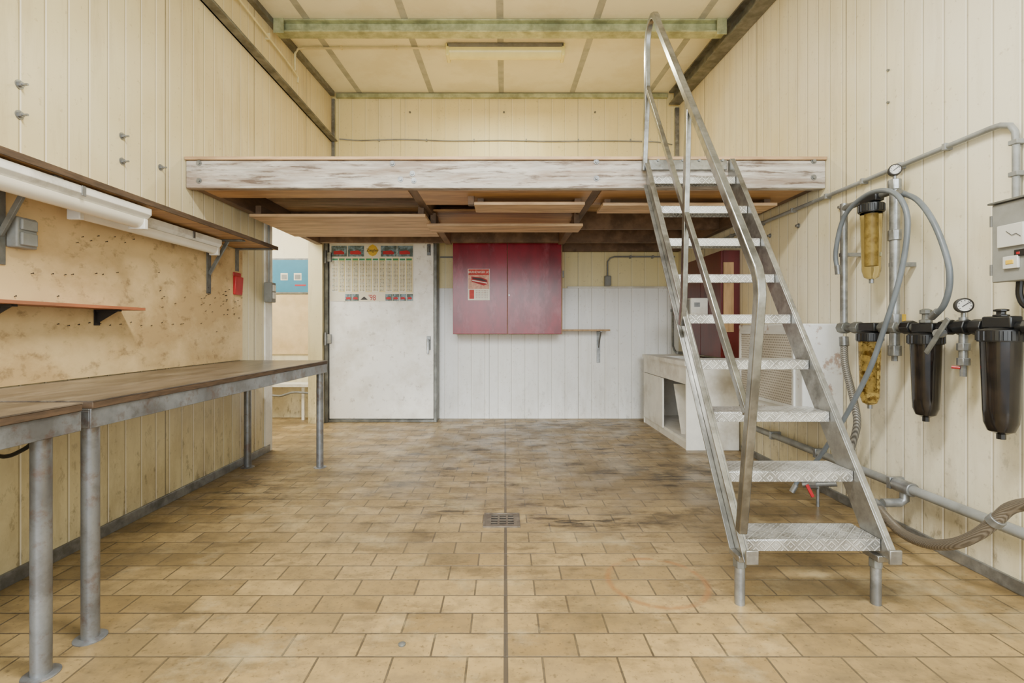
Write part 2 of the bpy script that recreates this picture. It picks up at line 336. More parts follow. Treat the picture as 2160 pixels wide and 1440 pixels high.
# ------------------------------------------------------------- mezzanine
FY=3.0
mz=thing('mezzanine_platform','wooden loft platform with scraped white front beam spanning wall to wall','platform',(0,FY,1.86))
fb=obj('front_beam',MB().box(XL+.003,XR-.003,FY,FY+.055,1.86,2.03),'fascia',mz,.006)
for px,py in ((420,344),(420,381),(828,345),(845,378),(870,366),(873,381),(1258,341),(1258,376),(1716,340),(1716,374)):
    p=P(px,py,FY); q=MB(); q.cyl(p+Vector((0,-.004,0)),p,.017,18); q.cyl(p+Vector((0,-.011,0)),p+Vector((0,-.004,0)),.010,6); obj('bolt_head',q,'galv',fb)
obj('deck',MB().box(XL+.003,XR-.003,FY-.012,5.54,2.031,2.049),'plyl',mz)
for x in (-1.9,-.575,.575,1.9): obj('joist',MB().box(x-.03,x+.03,FY+.055,5.05,1.87,2.03),'joist',mz,.003)
for x0,x1,y in ((-1.87,-.605,4.3),(-.545,.545,4.35),(.605,1.87,4.3),(-1.87,-.605,4.97),(-.545,.545,4.97),(.605,1.87,4.97)):
    obj('cross_joist',MB().box(x0,x1,y,y+.06,1.88,2.03),'joist',mz,.003)
obj('rear_ledger',MB().box(.64,XR-.01,5.46,5.535,1.87,2.03),'joist',mz,.003)
for x0,x1,y1 in ((-1.87,-.605,3.24),(-.545,.545,3.42),(.605,1.87,3.42)): obj('underside_panel',MB().box(x0,x1,FY+.056,y1,1.865,1.88),'ply',mz)
obj('underside_panel',MB().box(-.545,.545,3.75,4.3,1.90,1.915),'ply',mz)
for x0,x1,y0,y1,z in ((-1.80,-.56,3.47,4.22,1.795),(-.20,.52,3.20,3.42,1.81),(.64,1.78,3.22,3.44,1.81),(-.585,.585,3.69,3.93,1.775)):
    o=obj('hanging_board',MB().box(x0,x1,y0,y1,z,z+.02),'plyl',mz,.002)
    for xx in (x0+.02,x1-.06): obj('batten',MB().box(xx,xx+.04,y0+.05,y1-.04,z+.02,1.885),'joist',o)
obj('hanger_post',MB().box(-.24,-.20,3.19,3.24,1.81,2.03),'joist',mz,.002)

# ------------------------------------------------------------- stairs
st=thing('metal_staircase','steep aluminium stair ladder with checker plate treads leaning on the wooden loft','stairs',(1.1,1.8,0))
k=.139/.206
Yf=lambda z:1.755+(z-.247)*k
Yk=lambda z:Yf(z)+.12
def sidepoly(x):
    zt=(2.985-1.875)/k+.247
    return [(x,Yf(.19),.19),(x,Yk(.19),.19),(x,2.985,zt),(x,2.985,2.025),(x,Yf(2.025),2.025)]
for x0,x1,fx in ((.853,.862,-.02),(1.350,1.359,.02)):
    q=MB(); q.prism(sidepoly(x0),(x1-x0,0,0))
    xe=x0 if fx<0 else x1
    for f,sg in ((Yf,1),(Yk,-1)):
        zt=2.025 if sg>0 else 1.87
        q.prism([(xe,f(.19),.19),(xe,f(.19)+sg*.010,.19),(xe,f(zt)+sg*.010,zt),(xe,f(zt),zt)],(fx,0,0))
    obj('stringer',q,'alud',st,.0015)
for i in range(9):
    y=1.77+.139*i; z=.247+.206*i; dp=.15 if i<8 else .10
    q=MB(); q.box(.864,1.348,y,y+dp,z-.004,z); q.box(.864,1.348,y,y+.004,z-.042,z-.004); q.box(.864,1.348,y+dp-.004,y+dp,z-.03,z-.004)
    for xx in (.864,1.344): q.box(xx,xx+.004,y+.004,y+dp-.004,z-.035,z-.004)
    obj('tread',q,'tread',st,.0015)
obj('top_plate',MB().box(.87,1.34,2.976,2.986,1.965,2.025),'alu',st,.002)
for x in (.857,1.354):
    lg=obj('leg',MB().cyl((x,1.80,0),(x,1.80,.15),.018),'galv',st)
    obj('collar',MB().cyl((x,1.80,.135),(x,1.80,.168),.023,6),'galvd',lg,.002)
    obj('foot_bracket',MB().box(x-.022,x+.022,1.76,1.84,.168,.19),'alud',lg,.003)
    obj('end_tab',MB().box(x-.022,x+.022,1.705,1.715,.185,.235),'alud',st,.003)
XH=.835
arc=[(1.742,.285),(1.70,.55),(1.655,.84),(1.620,1.07),(1.614,1.115),(1.618,1.155),(1.635,1.20)]
arc+=[(1.9,1.575),(2.2,1.99),(2.5,2.405),(2.68,2.654),(2.715,2.715),(2.745,2.75),(2.785,2.768),(2.83,2.762),(2.865,2.735),(2.885,2.695),(2.892,2.63),(2.894,2.41),(2.905,2.28),(2.955,1.95)]
obj('handrail',MB().flat(arc,XH,.030,.034),'alu',st,.004)
obj('mid_rail',MB().flat([(1.70,.71),(2.1,1.285),(2.5,1.86),(2.892,2.42)],XH,.022,.028),'alu',st,.003)
obj('rail_post',MB().flat([(2.245,2.04),(2.30,1.15),(2.33,1.02)],XH,.024,.032),'alu',st,.003)
for px in (1388,1408,1440,1475,1500,1524):
    p=P(px,338,2.976); q=MB(); q.cyl(p,p+Vector((0,-.008,0)),.008,6); obj('bolt_head',q,'galv',st)

# ------------------------------------------------------------- work benches
XF=-1.31; BZ=.775
def bench(y0,y1,label,legs):
    t=thing('workbench',label,'workbench',((XL+XF)/2,(y0+y1)/2,0),'steel framed workbenches along the left wall')
    obj('bench_top',MB().box(XL+.014,XF+.006,y0,y1,BZ-.004,BZ),'btop',t)
    obj('top_edge',MB().box(XL+.014,XF+.005,y0+.002,y1-.002,BZ-.026,BZ-.004),'bedge',t,.002)
    z1=BZ-.026; z0=z1-.062; q=MB()
    q.box(XF-.006,XF,y0,y1,z0,z1); q.box(XF-.05,XF-.006,y0,y1,z1-.006,z1); q.box(XL+.016,XF-.006,y1-.006,y1,z0,z1-.006); q.box(XL+.016,XF-.006,y0,y0+.006,z0,z1-.006); q.box(XL+.016,XL+.022,y0+.006,y1-.006,z0,z1-.006)
    obj('bench_frame',q,'frame',t,.0015)
    for x,y in legs:
        lg=obj('leg',MB().cyl((x,y,0),(x,y,z1-.007),.025,24),'frame',t)
        obj('floor_flange',MB().lathe((x,y,0),(0,0,1),[(.046,0),(.046,.003),(.042,.005),(.0255,.006)],24),'frame',lg)
    return t
bench(1.56,3.63,'long steel legged workbench whose far end stands before the doorway',[(XF-.035,1.60),(XF-.035,3.585),(XL+.075,3.585),(XL+.075,1.60)])
bench(.45,1.525,'nearest workbench, cut off by left picture edge',[(XF-.035,1.43),(XL+.075,1.43),(XF-.035,.52),(XL+.075,.52)])
q=MB(); q.tube([P(-60,930,1.9),P(0,962,1.86),P(45,950,1.86),P(72,925,1.86),P(78,870,1.86)],.008,10,6)
tag(obj('cable',q,'black'),'black cable hanging under the nearest workbench','cable')

bb=thing('backboard','stained plywood tool board with many nails above the workbenches','tool board',(XL,2.2,.79))
obj('board_panel',MB().box(XL+.001,XL+.013,.5,3.63,.78,1.575),'board',bb)
nails=[(160,512),(172,500),(190,508),(205,498),(222,510),(240,500),(262,512),(280,505),(65,577),(108,578),(135,580),(150,579),(200,577),(215,579),(245,575),(30,625),(120,625)]
for i in range(48): nails.append((random.choice((random.uniform(330,510),random.uniform(420,510))),random.gauss(640,26)))
for px in range(120,400,22): nails.append((px,684+random.uniform(-4,4)))
for px,py in nails:
    p=W(px,max(575,min(py,700)) if px>300 else py,XL+.013); q=MB(); e=p+Vector((.006+random.random()*.004,0,.002)); q.cyl(p,e,.0014,6); q.cyl(e,e+Vector((.0015,0,0)),.0028,8)
    obj('nail',q,'iron',bb)

# upper shelf, lamps
sh=thing('long_shelf','long plywood shelf on brackets high above the workbenches','shelf',(XL+.13,2.3,1.585))
obj('shelf_board',MB().box(XL+.001,-1.675,.85,3.63,1.585,1.607),'ply',sh,.001)
obj('front_edging',MB().box(-1.675,-1.668,.85,3.63,1.583,1.609),'bedge',sh,.001)
for y,zl in ((1.88,1.25),(3.21,1.235)):
    q=MB(); q.box(XL+.014,XL+.020,y-.022,y+.022,zl,1.584); q.box(XL+.02,-1.70,y-.018,y+.018,1.574,1.584); q.bar((XL+.02,y,1.36),(XL+.14,y,1.575),.02,.012,(0,1,0)); obj('bracket',q,'galvd',sh,.001)
q=MB(); q.box(XL+.014,XL+.02,3.53,3.57,1.42,1.584); q.box(XL+.02,-1.68,3.53,3.57,1.574,1.584); obj('bracket',q,'galvd',sh,.001)
def batten(label,x,y0,y1,zt,w,group):
    t=thing('fluorescent_lamp',label,'lamp',(x,(y0+y1)/2,zt-.09),group)
    obj('housing',MB().prism([(x-w/2,y0,zt),(x+w/2,y0,zt),(x+w/2,y0,zt-.03),(x+w*.3,y0,zt-.05),(x-w*.3,y0,zt-.05),(x-w/2,y0,zt-.03)],(0,y1-y0,0)),'lampw',t,.002)
    q=MB(); q.prism([(x+math.cos(a)*w*.36,y0+.03,zt-.052+math.sin(a)*.042) for a in [math.pi+math.pi*i/10 for i in range(11)]],(0,y1-y0-.06,0)); obj('diffuser',q,'diff',t)
    for y in (y0+.006,y1-.030): obj('end_cap',MB().box(x-w*.38,x+w*.38,y,y+.024,zt-.10,zt-.05),'lampw',t,.004)
    for f in (.3,.72):
        y=y0+(y1-y0)*f; obj('clip',MB().box(x+w*.5,x+w*.5+.004,y,y+.02,zt-.04,zt),'galv',t,.001)
batten('nearer and wider fluorescent batten under the front edge of the long shelf',-1.735,.95,2.35,1.573,.105,'battens under the long shelf')
batten('second fluorescent batten farther along beneath the shelf, close to the tool board',-1.845,2.10,3.15,1.572,.075,'battens under the long shelf')
t=thing('small_shelf','short narrow reddish shelf on the tool board below the lamps','shelf',(XL+.07,2.1,1.09))
obj('shelf_board',MB().box(XL+.014,-1.80,1.72,2.47,1.095,1.109),'redw',t,.001)
for y in (1.83,2.33):
    q=MB(); q.box(XL+.014,XL+.02,y-.015,y+.015,1.02,1.094); q.box(XL+.02,-1.82,y-.012,y+.012,1.086,1.094); q.prism([(XL+.02,y-.002,1.03),(-1.83,y-.002,1.086),(XL+.02,y-.002,1.086)],(0,.004,0)); obj('bracket',q,'iron',t)
t=thing('socket_box','grey double power socket box on tool board under the long shelf','socket',(XL+.04,1.94,1.32))
obj('housing',MB().box(XL+.014,XL+.06,1.905,1.99,1.32,1.44),'greyp',t,.006)
obj('flap',MB().box(XL+.06,XL+.072,1.915,1.98,1.39,1.432),'greyp',t,.004); obj('flap',MB().box(XL+.06,XL+.072,1.915,1.98,1.33,1.38),'greyp',t,.004)
t=thing('red_holder','small red plastic holder at far end of the tool board','holder',(XL+.03,3.55,1.25))
obj('pocket',MB().prism([(XL+.014,3.50,1.25),(XL+.03,3.50,1.25),(XL+.038,3.50,1.38),(XL+.014,3.50,1.38)],(0,.10,0)),'redp',t,.004); obj('back_plate',MB().box(XL+.0135,XL+.02,3.50,3.60,1.38,1.41),'redp',t,.003)
t=thing('light_switch','grey switch box with conduit on the white corner post','switch',(XL+.04,4.0,1.2))
obj('switch_box',MB().box(XL+.013,XL+.075,3.95,4.03,1.22,1.38),'greyp',t,.006); obj('rocker',MB().box(XL+.075,XL+.083,3.965,4.015,1.25,1.30),'white',t,.003); obj('rocker',MB().box(XL+.075,XL+.083,3.965,4.015,1.31,1.36),'white',t,.003)
obj('conduit',MB().cyl((XL+.035,3.99,1.38),(XL+.035,3.99,1.85),.009),'greyc',t)
for px,py,lb in ((40,178,'threaded stud with nut nearest on left wall, upper of its pair'),(40,242,'threaded stud with nut nearest on left wall, lower of its pair'),(257,287,'threaded stud with nut mid left wall, upper of the second pair'),(257,340,'threaded stud with nut mid left wall, lower of the second pair'),(338,353,'lone threaded stud with nut beside the loft end on left wall')):
    p=W(px,py,XL); t=thing('threaded_stud',lb,'bolt',p,'threaded studs in the left wall')
    obj('washer',MB().cyl(p,p+Vector((.004,0,0)),.018,20),'galv',t); obj('nut',MB().cyl(p+Vector((.004,0,0)),p+Vector((.015,0,0)),.011,6),'galv',t); obj('shank',MB().cyl(p+Vector((.015,0,0)),p+Vector((.036,0,0)),.005,10),'galv',t)
for px,py,lb in ((1775,437,'small wall bolt beside the upper amber filter'),(1685,476,'small wall bolt on right wall under conduit, middle of three'),(1625,497,'small wall bolt on right wall closest to the loft')):
    p=W(px,py,XR); t=thing('threaded_stud',lb,'bolt',p,'small studs in the right wall')
    obj('washer',MB().cyl(p,p-Vector((.005,0,0)),.016,16),'galv',t); obj('nut',MB().cyl(p-Vector((.005,0,0)),p-Vector((.02,0,0)),.009,6),'galv',t)
for px,py,lb in ((1875,148,'dark screw head high on right wall, upper of the pair'),(1875,216,'dark screw head high on right wall, lower of the pair')):
    p=W(px,py,XR); tag(obj('screw',MB().cyl(p,p-Vector((.010,0,0)),.006,8),'galvd'),lb,'screw','screws high on the right wall')
for px,py,lb in ((865,237,'dark screw head on upper back wall, left one'),(1063,237,'dark screw head on upper back wall, middle one'),(1255,237,'dark screw head on upper back wall, right one')):
    p=P(px,py,YB); tag(obj('screw',MB().cyl(p,p-Vector((0,.010,0)),.011,8),'galvd'),lb,'screw','screws in the upper back wall')

# ------------------------------------------------------------- ceiling lamp + conduits
t=thing('ceiling_lamp','yellowed fluorescent ceiling lamp beyond the green cross beam','lamp',(0,4.5,3.5))
x0,x1=P(942,110,4.5).x,P(1190,110,4.5).x; zt=Zc(4.5)-.008
obj('housing',MB().box(x0+.01,x1-.01,4.43,4.57,zt-.035,zt),'greyp',t,.004)
obj('diffuser',MB().prism([(x0+.03,4.5+math.cos(a)*.065,zt-.036+math.sin(a)*.075) for a in [math.pi+math.pi*i/12 for i in range(13)]],(x1-x0-.06,0,0)),'difff',t)
for x in (x0,x1-.03): obj('end_cap',MB().box(x,x+.03,4.43,4.57,zt-.11,zt-.002),'difff',t,.008)
q=MB(); zc=zt-.008; q.tube([(x0,4.5,zc),(XL+.10,4.5,zc),(XL+.055,4.5,zc-.01),(XL+.03,4.5,zc-.05),(XL+.03,4.5,3.36)],.010,10)
t=thing('conduit','cream conduit from ceiling lamp to the left wall','conduit',(XL+.03,4.5,3.36)); obj('pipe',q,'cream',t)
for x in (-1.5,-1.0,-.7): obj('clip',MB().box(x,x+.015,4.485,4.515,zc-.013,Zc(4.5)-.001),'cream',t)
t=thing('conduit','cream conduit high on left wall above the steel rail','conduit',(XL+.02,3.6,3.35)); obj('pipe',MB().tube([(XL+.03,2.6,3.40),(XL+.03,4.3,3.36),(XL+.03,4.56,3.34),(XL+.03,4.56,3.28)],.009,10),'cream',t)
for y in (3.0,3.5,4.0): obj('clip',MB().box(XL,XL+.04,y,y+.014,3.355,3.405),'cream',t)
pts=[P(px,py,YB-.012) for px,py in ((716,293),(760,296),(850,294),(950,297),(1060,296),(1160,298),(1270,297),(1380,299),(1418,305))]
t=thing('cable','thin grey cable across the upper back wall above the loft','cable',(0,YB,3.1)); obj('cable_run',MB().tube(pts,.007,8,4),'greyc',t)
for px in (800,900,1000,1110,1220,1330): p=P(px,296,YB-.01); obj('clip',MB().box(p.x-.006,p.x+.006,YB-.022,YB,p.z-.014,p.z+.014),'greyc',t)

# ------------------------------------------------------------- planner on the door
Y0=5.328
def rect(mb,px0,py0,px1,py1,Y,th=.0012):
    a=P(px0,py0,Y); c=P(px1,py1,Y); mb.box(a.x,c.x,Y-th,Y,c.z,a.z)
pl=thing('year_planner','large year planner poster with fire truck photos hung on the white door','poster',P(785,635,Y0))
q=MB(); rect(q,697,515,872,635,Y0,.002); obj('sheet',q,'paperp',pl)
for i in range(12):
    xa=700+i*14.2
    q=MB(); rect(q,xa,544,xa+13.6,616,Y0-.0022); mc=obj('month_column',q,'col1' if i%2 else 'paper',pl)
    q=MB(); rect(q,xa+1.5,551,xa+12,614,Y0-.0036,.0008); obj('day_numbers',q,'print',mc)
    q=MB(); rect(q,xa+1,545,xa+12.5,549,Y0-.0036,.001); obj('month_heading',q,'green',mc)
for n_,a in enumerate(((699,518,732,541),(734,518,768,541),(803,518,837,541),(838,518,871,541),(728,620,742,634),(743,620,757,634),(813,620,827,634),(828,620,842,634),(843,620,857,634),(858,620,871,634))):
    q=MB(); rect(q,*a,Y0-.0025); ph=obj('photo',q,'sky',pl)
    q=MB(); w_=a[2]-a[0]; hh=a[3]-a[1]; xa=a[0]+w_*.14; xb=a[0]+w_*.82
    pts=[P(x,y,Y0-.0038) for x,y in ((xa,a[1]+hh*.80),(xb,a[1]+hh*.80),(xb,a[1]+hh*.58),(xb-w_*.18,a[1]+hh*.44),(xa,a[1]+hh*.50))]
    q.prism(pts,(0,-.001,0)); obj('fire_truck_picture',q,'inkr',ph)
p=P(786,528,Y0-.003); r_=.064
q=MB(); q.prism([p+Vector((r_*a,0,r_*c)) for a,c in ((-1,0),(-.55,.75),(0,1),(.55,.75),(1,0),(.55,-.75),(0,-1),(-.55,-.75))],(0,-.002,0)); obj('emblem',q,'yel',pl); text('emblem_lettering','Ziegler',.046,p-Vector((0,.004,0)),'ink',pl)
text('year_lettering',"'98",.085,P(785,628,Y0-.0035),'inkr',pl,sx=.8)
q=MB(); a=[P(760,632,Y0-.003),P(776,632,Y0-.003),P(768,625,Y0-.003)]; q.prism(a,(0,-.001,0)); obj('roof_emblem',q,'ink',pl)

# ------------------------------------------------------------- red cabinet
cb=thing('hanging_cabinet','dark red two door wall cabinet hung under the loft','cabinet',(.03,5.35,.95))
cx0,cx1=-.545,.604
obj('body',MB().box(cx0,cx1,5.17,5.535,.952,1.99),'woode',cb,.003)
obj('door',MB().box(cx0+.002,.022,5.15,5.169,.955,1.985),'red',cb,.002); obj('door',MB().box(.028,cx1-.014,5.15,5.169,.955,1.985),'red',cb,.002)
obj('lock',MB().cyl((.045,5.15,1.36),(.045,5.144,1.36),.009,14),'galv',cb)
obj('side_catch',MB().box(cx1,cx1+.02,5.19,5.22,1.55,1.62),'galvd',cb,.002)
Y1=5.148
cl=thing('calendar','small red fire brigade calendar on the left door of the red cabinet','calendar',P(1010,633,Y1))
q=MB(); rect(q,987,567,1033,633,Y1,.0015); obj('sheet',q,'paper',cl)
q=MB(); rect(q,988,568,1032,580,Y1-.002); obj('title_band',q,'inko',cl)
q=MB(); rect(q,988,580,1032,609,Y1-.002); obj('picture_panel',q,'inkp',cl)
text('lettering','BRANDWEER LO',.034,P(1010,574,Y1-.004),'paper',cl,sx=.86)
q=MB(); q.prism([P(x,y,Y1-.0035) for x,y in ((994,583),(1016,585),(1028,590),(1029,599),(1020,602),(995,594))],(0,-.001,0)); pc=obj('fire_truck_picture',q,'inkr',cl)
q=MB(); q.prism([P(x,y,Y1-.005) for x,y in ((997,585),(1015,587),(1026,592),(1026,594),(997,588))],(0,-.001,0)); obj('truck_windows',q,'ink',pc)
q=MB(); q.prism([P(x,y,Y1-.005) for x,y in ((996,590),(1028,596),(1028,598),(996,592))],(0,-.001,0)); obj('truck_stripe',q,'paper',pc)
q=MB(); rect(q,1002,611,1030,631,Y1-.002); obj('day_grid',q,'print2',cl)
q=MB(); rect(q,990,611,1000,630,Y1-.002); obj('side_picture',q,'inko',cl)

t=thing('bracket_shelf','small bracket shelf right of the red cabinet on the white wall','shelf',(.87,5.45,.98))
obj('shelf_board',MB().box(.61,1.14,5.33,5.538,.985,1.003),'woode',t,.001)
q=MB(); x=1.05; q.box(x-.02,x+.02,5.532,5.539,.63,.984); q.box(x-.015,x+.015,5.35,5.532,.976,.984); q.bar((x,5.53,.80),(x,5.40,.976),.012,.014,(1,0,0)); obj('bracket',q,'galv',t,.001)
t=thing('junction_box','grey junction box with conduit on back wall right of red cabinet','junction box',(1.16,5.5,1.47))
p=P(1282,592,5.5)
obj('housing',MB().box(p.x-.035,p.x+.035,5.48,5.529,1.487,1.60),'greyp',t,.006); obj('cover',MB().box(p.x-.028,p.x+.028,5.472,5.48,1.497,1.59),'greyp',t,.003)
obj('conduit',MB().tube([(p.x,5.515,1.60),(p.x,5.515,1.76),(p.x+.03,5.515,1.80),(p.x+.08,5.515,1.815),(1.90,5.515,1.815)],.009,10),'greyc',t)
for x in (1.4,1.65,1.85): obj('clip',MB().box(x,x+.014,5.50,YB,1.80,1.83),'greyc',t)
tag(obj('cable',MB().tube([(-.73,5.551,1.815),(-.6,5.551,1.815),(-.56,5.551,1.815)],.009,8),'greyc'),'short grey cable between the white door and red cabinet','cable')

# ------------------------------------------------------------- sink corner
sk=thing('sink_cabinet','white low sink cabinet with open front in the far right corner','cabinet',(1.72,4.7,0))
sx0,sx1,sy0,sy1=1.50,XR-.016,4.08,5.33
obj('end_panel',MB().box(sx0,sx1,sy0,sy0+.018,0,.70),'white',sk,.002); obj('end_panel',MB().box(sx0,sx1,sy1-.018,sy1,0,.70),'white',sk,.002)
obj('back_panel',MB().box(sx1-.012,sx1,sy0+.018,sy1-.018,0,.70),'woode',sk); obj('base_shelf',MB().box(sx0+.02,sx1-.012,sy0+.018,sy1-.018,.06,.078),'white',sk)
obj('apron',MB().box(sx0,sx0+.018,sy0+.018,sy1-.018,.545,.70),'white',sk,.002); obj('plinth',MB().box(sx0+.01,sx0+.025,sy0+.018,sy1-.018,0,.06),'white',sk)
obj('door',MB().box(sx0,sx0+.018,4.70,sy1-.02,.065,.54),'white',sk,.002)
wt=MB(); wt.box(sx0-.015,1.60,sy0-.01,sy1,.70,.735); wt.box(1.85,sx1,sy0-.01,sy1,.70,.735); wt.box(1.60,1.85,sy0-.01,4.45,.70,.735); wt.box(1.60,1.85,4.95,sy1,.70,.735); obj('worktop',wt,'white',sk)
bs=MB(); bs.box(1.60,1.85,4.45,4.95,.56,.566)
for a in ((1.594,1.60,4.444,4.956),(1.85,1.856,4.444,4.956),(1.60,1.85,4.444,4.45),(1.60,1.85,4.95,4.956)): bs.box(*a,.56,.70)
obj('basin',bs,'steel',sk)
q=MB(); q.prism([(1.56,4.36,.079),(1.66,4.30,.079),(1.66,4.50,.50),(1.56,4.56,.50)],(.010,.014,0)); tag(obj('loose_board',q,'white'),'white board leaning inside the open sink cabinet','board')
q=MB(); q.tube([(1.88,5.33,.745),(1.88,5.40,.745),(1.88,5.50,.80),(1.88,5.520,.9),(1.88,5.520,1.45)],.012,10,4)
t=thing('water_pipe','thin grey vertical water pipe rising behind the sink cabinet','pipe',(1.88,5.5,.735)); obj('riser',q,'galv',t); obj('pipe_clip',MB().box(1.86,1.90,5.50,5.54,1.2,1.23),'galv',t); obj('pipe_foot',MB().box(1.85,1.91,5.27,5.33,.735,.765),'galv',t,.004)
t=thing('shallow_cabinet','deep red shallow wall cabinet with bare wood edge above the sink','cabinet',(1.87,4.5,.765))
obj('body',MB().box(1.815,XR-.001,4.10,4.95,.765,1.66),'reddk',t,.002); obj('edge_strip',MB().box(1.815,1.90,4.092,4.10,.98,1.56),'woode',t,.001)
obj('door',MB().box(1.795,1.814,4.10,4.52,.768,1.657),'reddk',t,.002); obj('door',MB().box(1.795,1.814,4.526,4.95,.768,1.657),'reddk',t,.002)
t=thing('dispenser_box','small white box fixed to the deep red cabinet behind the stairs','box',(1.72,4.4,1.15))
obj('housing',MB().box(1.64,1.795,4.35,4.50,1.13,1.28),'white',t,.01); obj('front_cover',MB().box(1.63,1.64,4.355,4.495,1.14,1.27),'greyp',t,.004); obj('badge',MB().box(1.67,1.72,4.346,4.35,1.20,1.24),'galv',t)
ht=thing('heater','white wall heater with rusty perforated grille behind the stairs','heater',(1.83,3.2,.48))
obj('casing',MB().box(1.715,XR-.001,2.84,3.62,.48,1.035),'heat',ht,.008); obj('grille',MB().box(1.706,1.715,2.93,3.56,.55,.97),'grille',ht,.002)
obj('grille_frame',MB().box(1.703,1.715,2.91,2.93,.53,.99).box(1.703,1.715,3.56,3.58,.53,.99).box(1.703,1.715,2.93,3.56,.97,.99).box(1.703,1.715,2.93,3.56,.53,.55),'heat',ht,.001)
obj('underside_tray',MB().box(1.73,1.94,2.87,3.59,.462,.48),'galvd',ht,.002)

# ------------------------------------------------------------- pipes and filters on the right wall
XP=1.86
mf=thing('pipe_manifold','galvanised pipework with black fittings carrying the filters on right wall','pipes',(XP,2.2,.9))
yA,yB=2.705,2.353; zm=1.01
obj('riser_pipe',MB().cyl((XP,yA,zm),(XP,yA,1.69),.018),'galv',mf); obj('riser_pipe',MB().cyl((XP,yB,.90),(XP,yB,1.70),.021),'galv',mf)
obj('top_pipe',MB().tube([(XP,yA,1.655),(XP,yA-.02,1.665),(XP,yA-.06,1.665),(XP,2.545,1.665)],.017,12),'galvd',mf); obj('top_pipe',MB().cyl((XP,2.433,1.665),(XP,yB,1.665),.017),'galvd',mf)
for a,c in ((2.705,2.556),(2.444,2.223),(2.111,1.894),(1.782,1.5)): obj('header_pipe',MB().cyl((XP,a,zm),(XP,c,zm),.020),'black' if a<2.3 else 'galvd',mf)
for y in (2.705,2.60,2.40,2.353,2.27,2.07,2.0,1.93,1.73): obj('fitting',MB().cyl((XP,y-.025,zm),(XP,y+.025,zm),.032,8),'black' if y<2.3 else 'galvd',mf,.003)
for z in (1.69,1.45,.90,1.05): obj('coupling',MB().cyl((XP,yB,z-.025),(XP,yB,z+.025),.028,8),'galv',mf,.003)
obj('pipe_clamp',MB().box(XP-.02,XR-.002,yA-.012,yA+.012,1.4,1.42),'galv',mf); obj('pipe_clamp',MB().box(XP-.02,XR-.002,yB-.012,yB+.012,1.3,1.32),'galv',mf)
obj('tap',MB().cyl((XP,yB,.85),(XP,yB,.90),.013,8),'galv',mf)
obj('branch_pipe',MB().cyl((XP,2.0,.86),(XP,2.0,1.05),.015),'galv',mf)
for z in (.87,.93): obj('coupling',MB().cyl((XP,2.0,z-.015),(XP,2.0,z+.015),.022,8),'galv',mf,.002)
def wfilter(y,zt,zb,r,bowl,label,clear,x=1.85):
    t=thing('water_filter',label,'filter',(x,y,zb),'filter housings on the right wall')
    q=MB(); q.lathe((x,y,zt),(0,0,1),[(r*1.08,-.045),(r*1.1,-.04),(r*1.1,-.002),(r*.8,.004),(r*.5,.008)],28)
    cp=obj('cap',q,'black',t)
    q=MB(); n=20; pts=[]
    for i in range(n):
        a=2*math.pi*i/n
        for da,rr in ((-.10,1.10),(-.07,1.16),(.07,1.16),(.10,1.10)): pts.append((x+math.cos(a+da)*r*rr,y+math.sin(a+da)*r*rr,zt-.04))
    q.prism(pts,(0,0,.034)); obj('grip_ring',q,'black',cp)
    L=zt-.045-zb-.02
    prof=[(r*.97,0),(r*.95,-L*.1),(r*.84,-L*.75),(r*.80,-L*.88),(r*.62,-L*.97),(r*.3,-L)]
    q=MB(); q.lathe((x,y,zt-.045),(0,0,1),prof,28); obj('bowl',q,bowl,t)
    if clear: obj('cartridge',MB().cyl((x,y,zt-.05),(x,y,zt-.045-L*.8),r*.5,20),'cart',t)
    obj('drain_plug',MB().cyl((x,y,zb),(x,y,zb+.024),r*.22,8),'black' if not clear else 'galv',t)
    obj('inlet_head',MB().box(x-.022,x+.026,y-.055,y+.055,zt+.005,zt+.05),'black',t,.006)
    if not clear:
        s=1. if y>2 else .45
        obj('vent_valve',MB().lathe((x,y,zt+.05),(0,0,1),[(.024,0),(.024,.012*s),(.014,.016*s),(.014,.038*s),(.022,.040*s),(.022,.056*s),(.010,.062*s)],8),'galvd' if y>2 else 'black',t,.001)
wfilter(2.489,1.634,1.234,.050,'amber','upper clear amber filter bowl with black cap on right wall',True)
wfilter(2.50,.985,.60,.051,'amberd','lower dirty amber filter bowl with brown flakes behind hanging hose',True)
wfilter(2.167,.98,.597,.058,'smoke','dark filter bowl under pressure gauge, left of the larger dark one',False)
wfilter(1.838,1.0,.592,.062,'smoke','largest dark filter bowl at the right picture edge',False)
def gauge(p,r,label,stem):
    t=thing('pressure_gauge',label,'gauge',p,'pressure gauges on the pipework'); dr=Vector((-.55,-1,0)).normalized()
    obj('case',MB().lathe(p-dr*.012,dr,[(r,0),(r,.026),(r*.9,.028)],28),'iron',t); obj('dial',MB().cyl(p+dr*.0165,p+dr*.0175,r*.78,28),'dial',t)
    q=MB(); u=Vector((0,0,1)); s_=dr.cross(u); q.bar(p+dr*.019-(s_*-.3+u*.2)*r,p+dr*.019+(s_*-.6+u*.5)*r,.003,.001,dr)
    obj('needle',q,'ink',t)
    q=MB()
    for a in range(9):
        an=math.radians(-40+a*32.5); v=s_*math.cos(an)+u*math.sin(an); q.bar(p+dr*.0185+v*r*.58,p+dr*.0185+v*r*.72,.0025,.001,dr)
    obj('scale_marks',q,'ink',t); obj('stem',MB().cyl(p-Vector((0,0,r)),p-Vector((0,0,stem)),.008,10),'galv',t)
gauge(Vector((XP,yB,1.76)),.027,'small pressure gauge on top of the tall riser pipe',.045)
gauge(Vector((XP,2.0,1.098)),.030,'pressure gauge between the two dark filter bowls',.048)
t=thing('ball_valve','ball valve with dark slanting lever between the dark filters','valve',(1.82,2.02,.95))
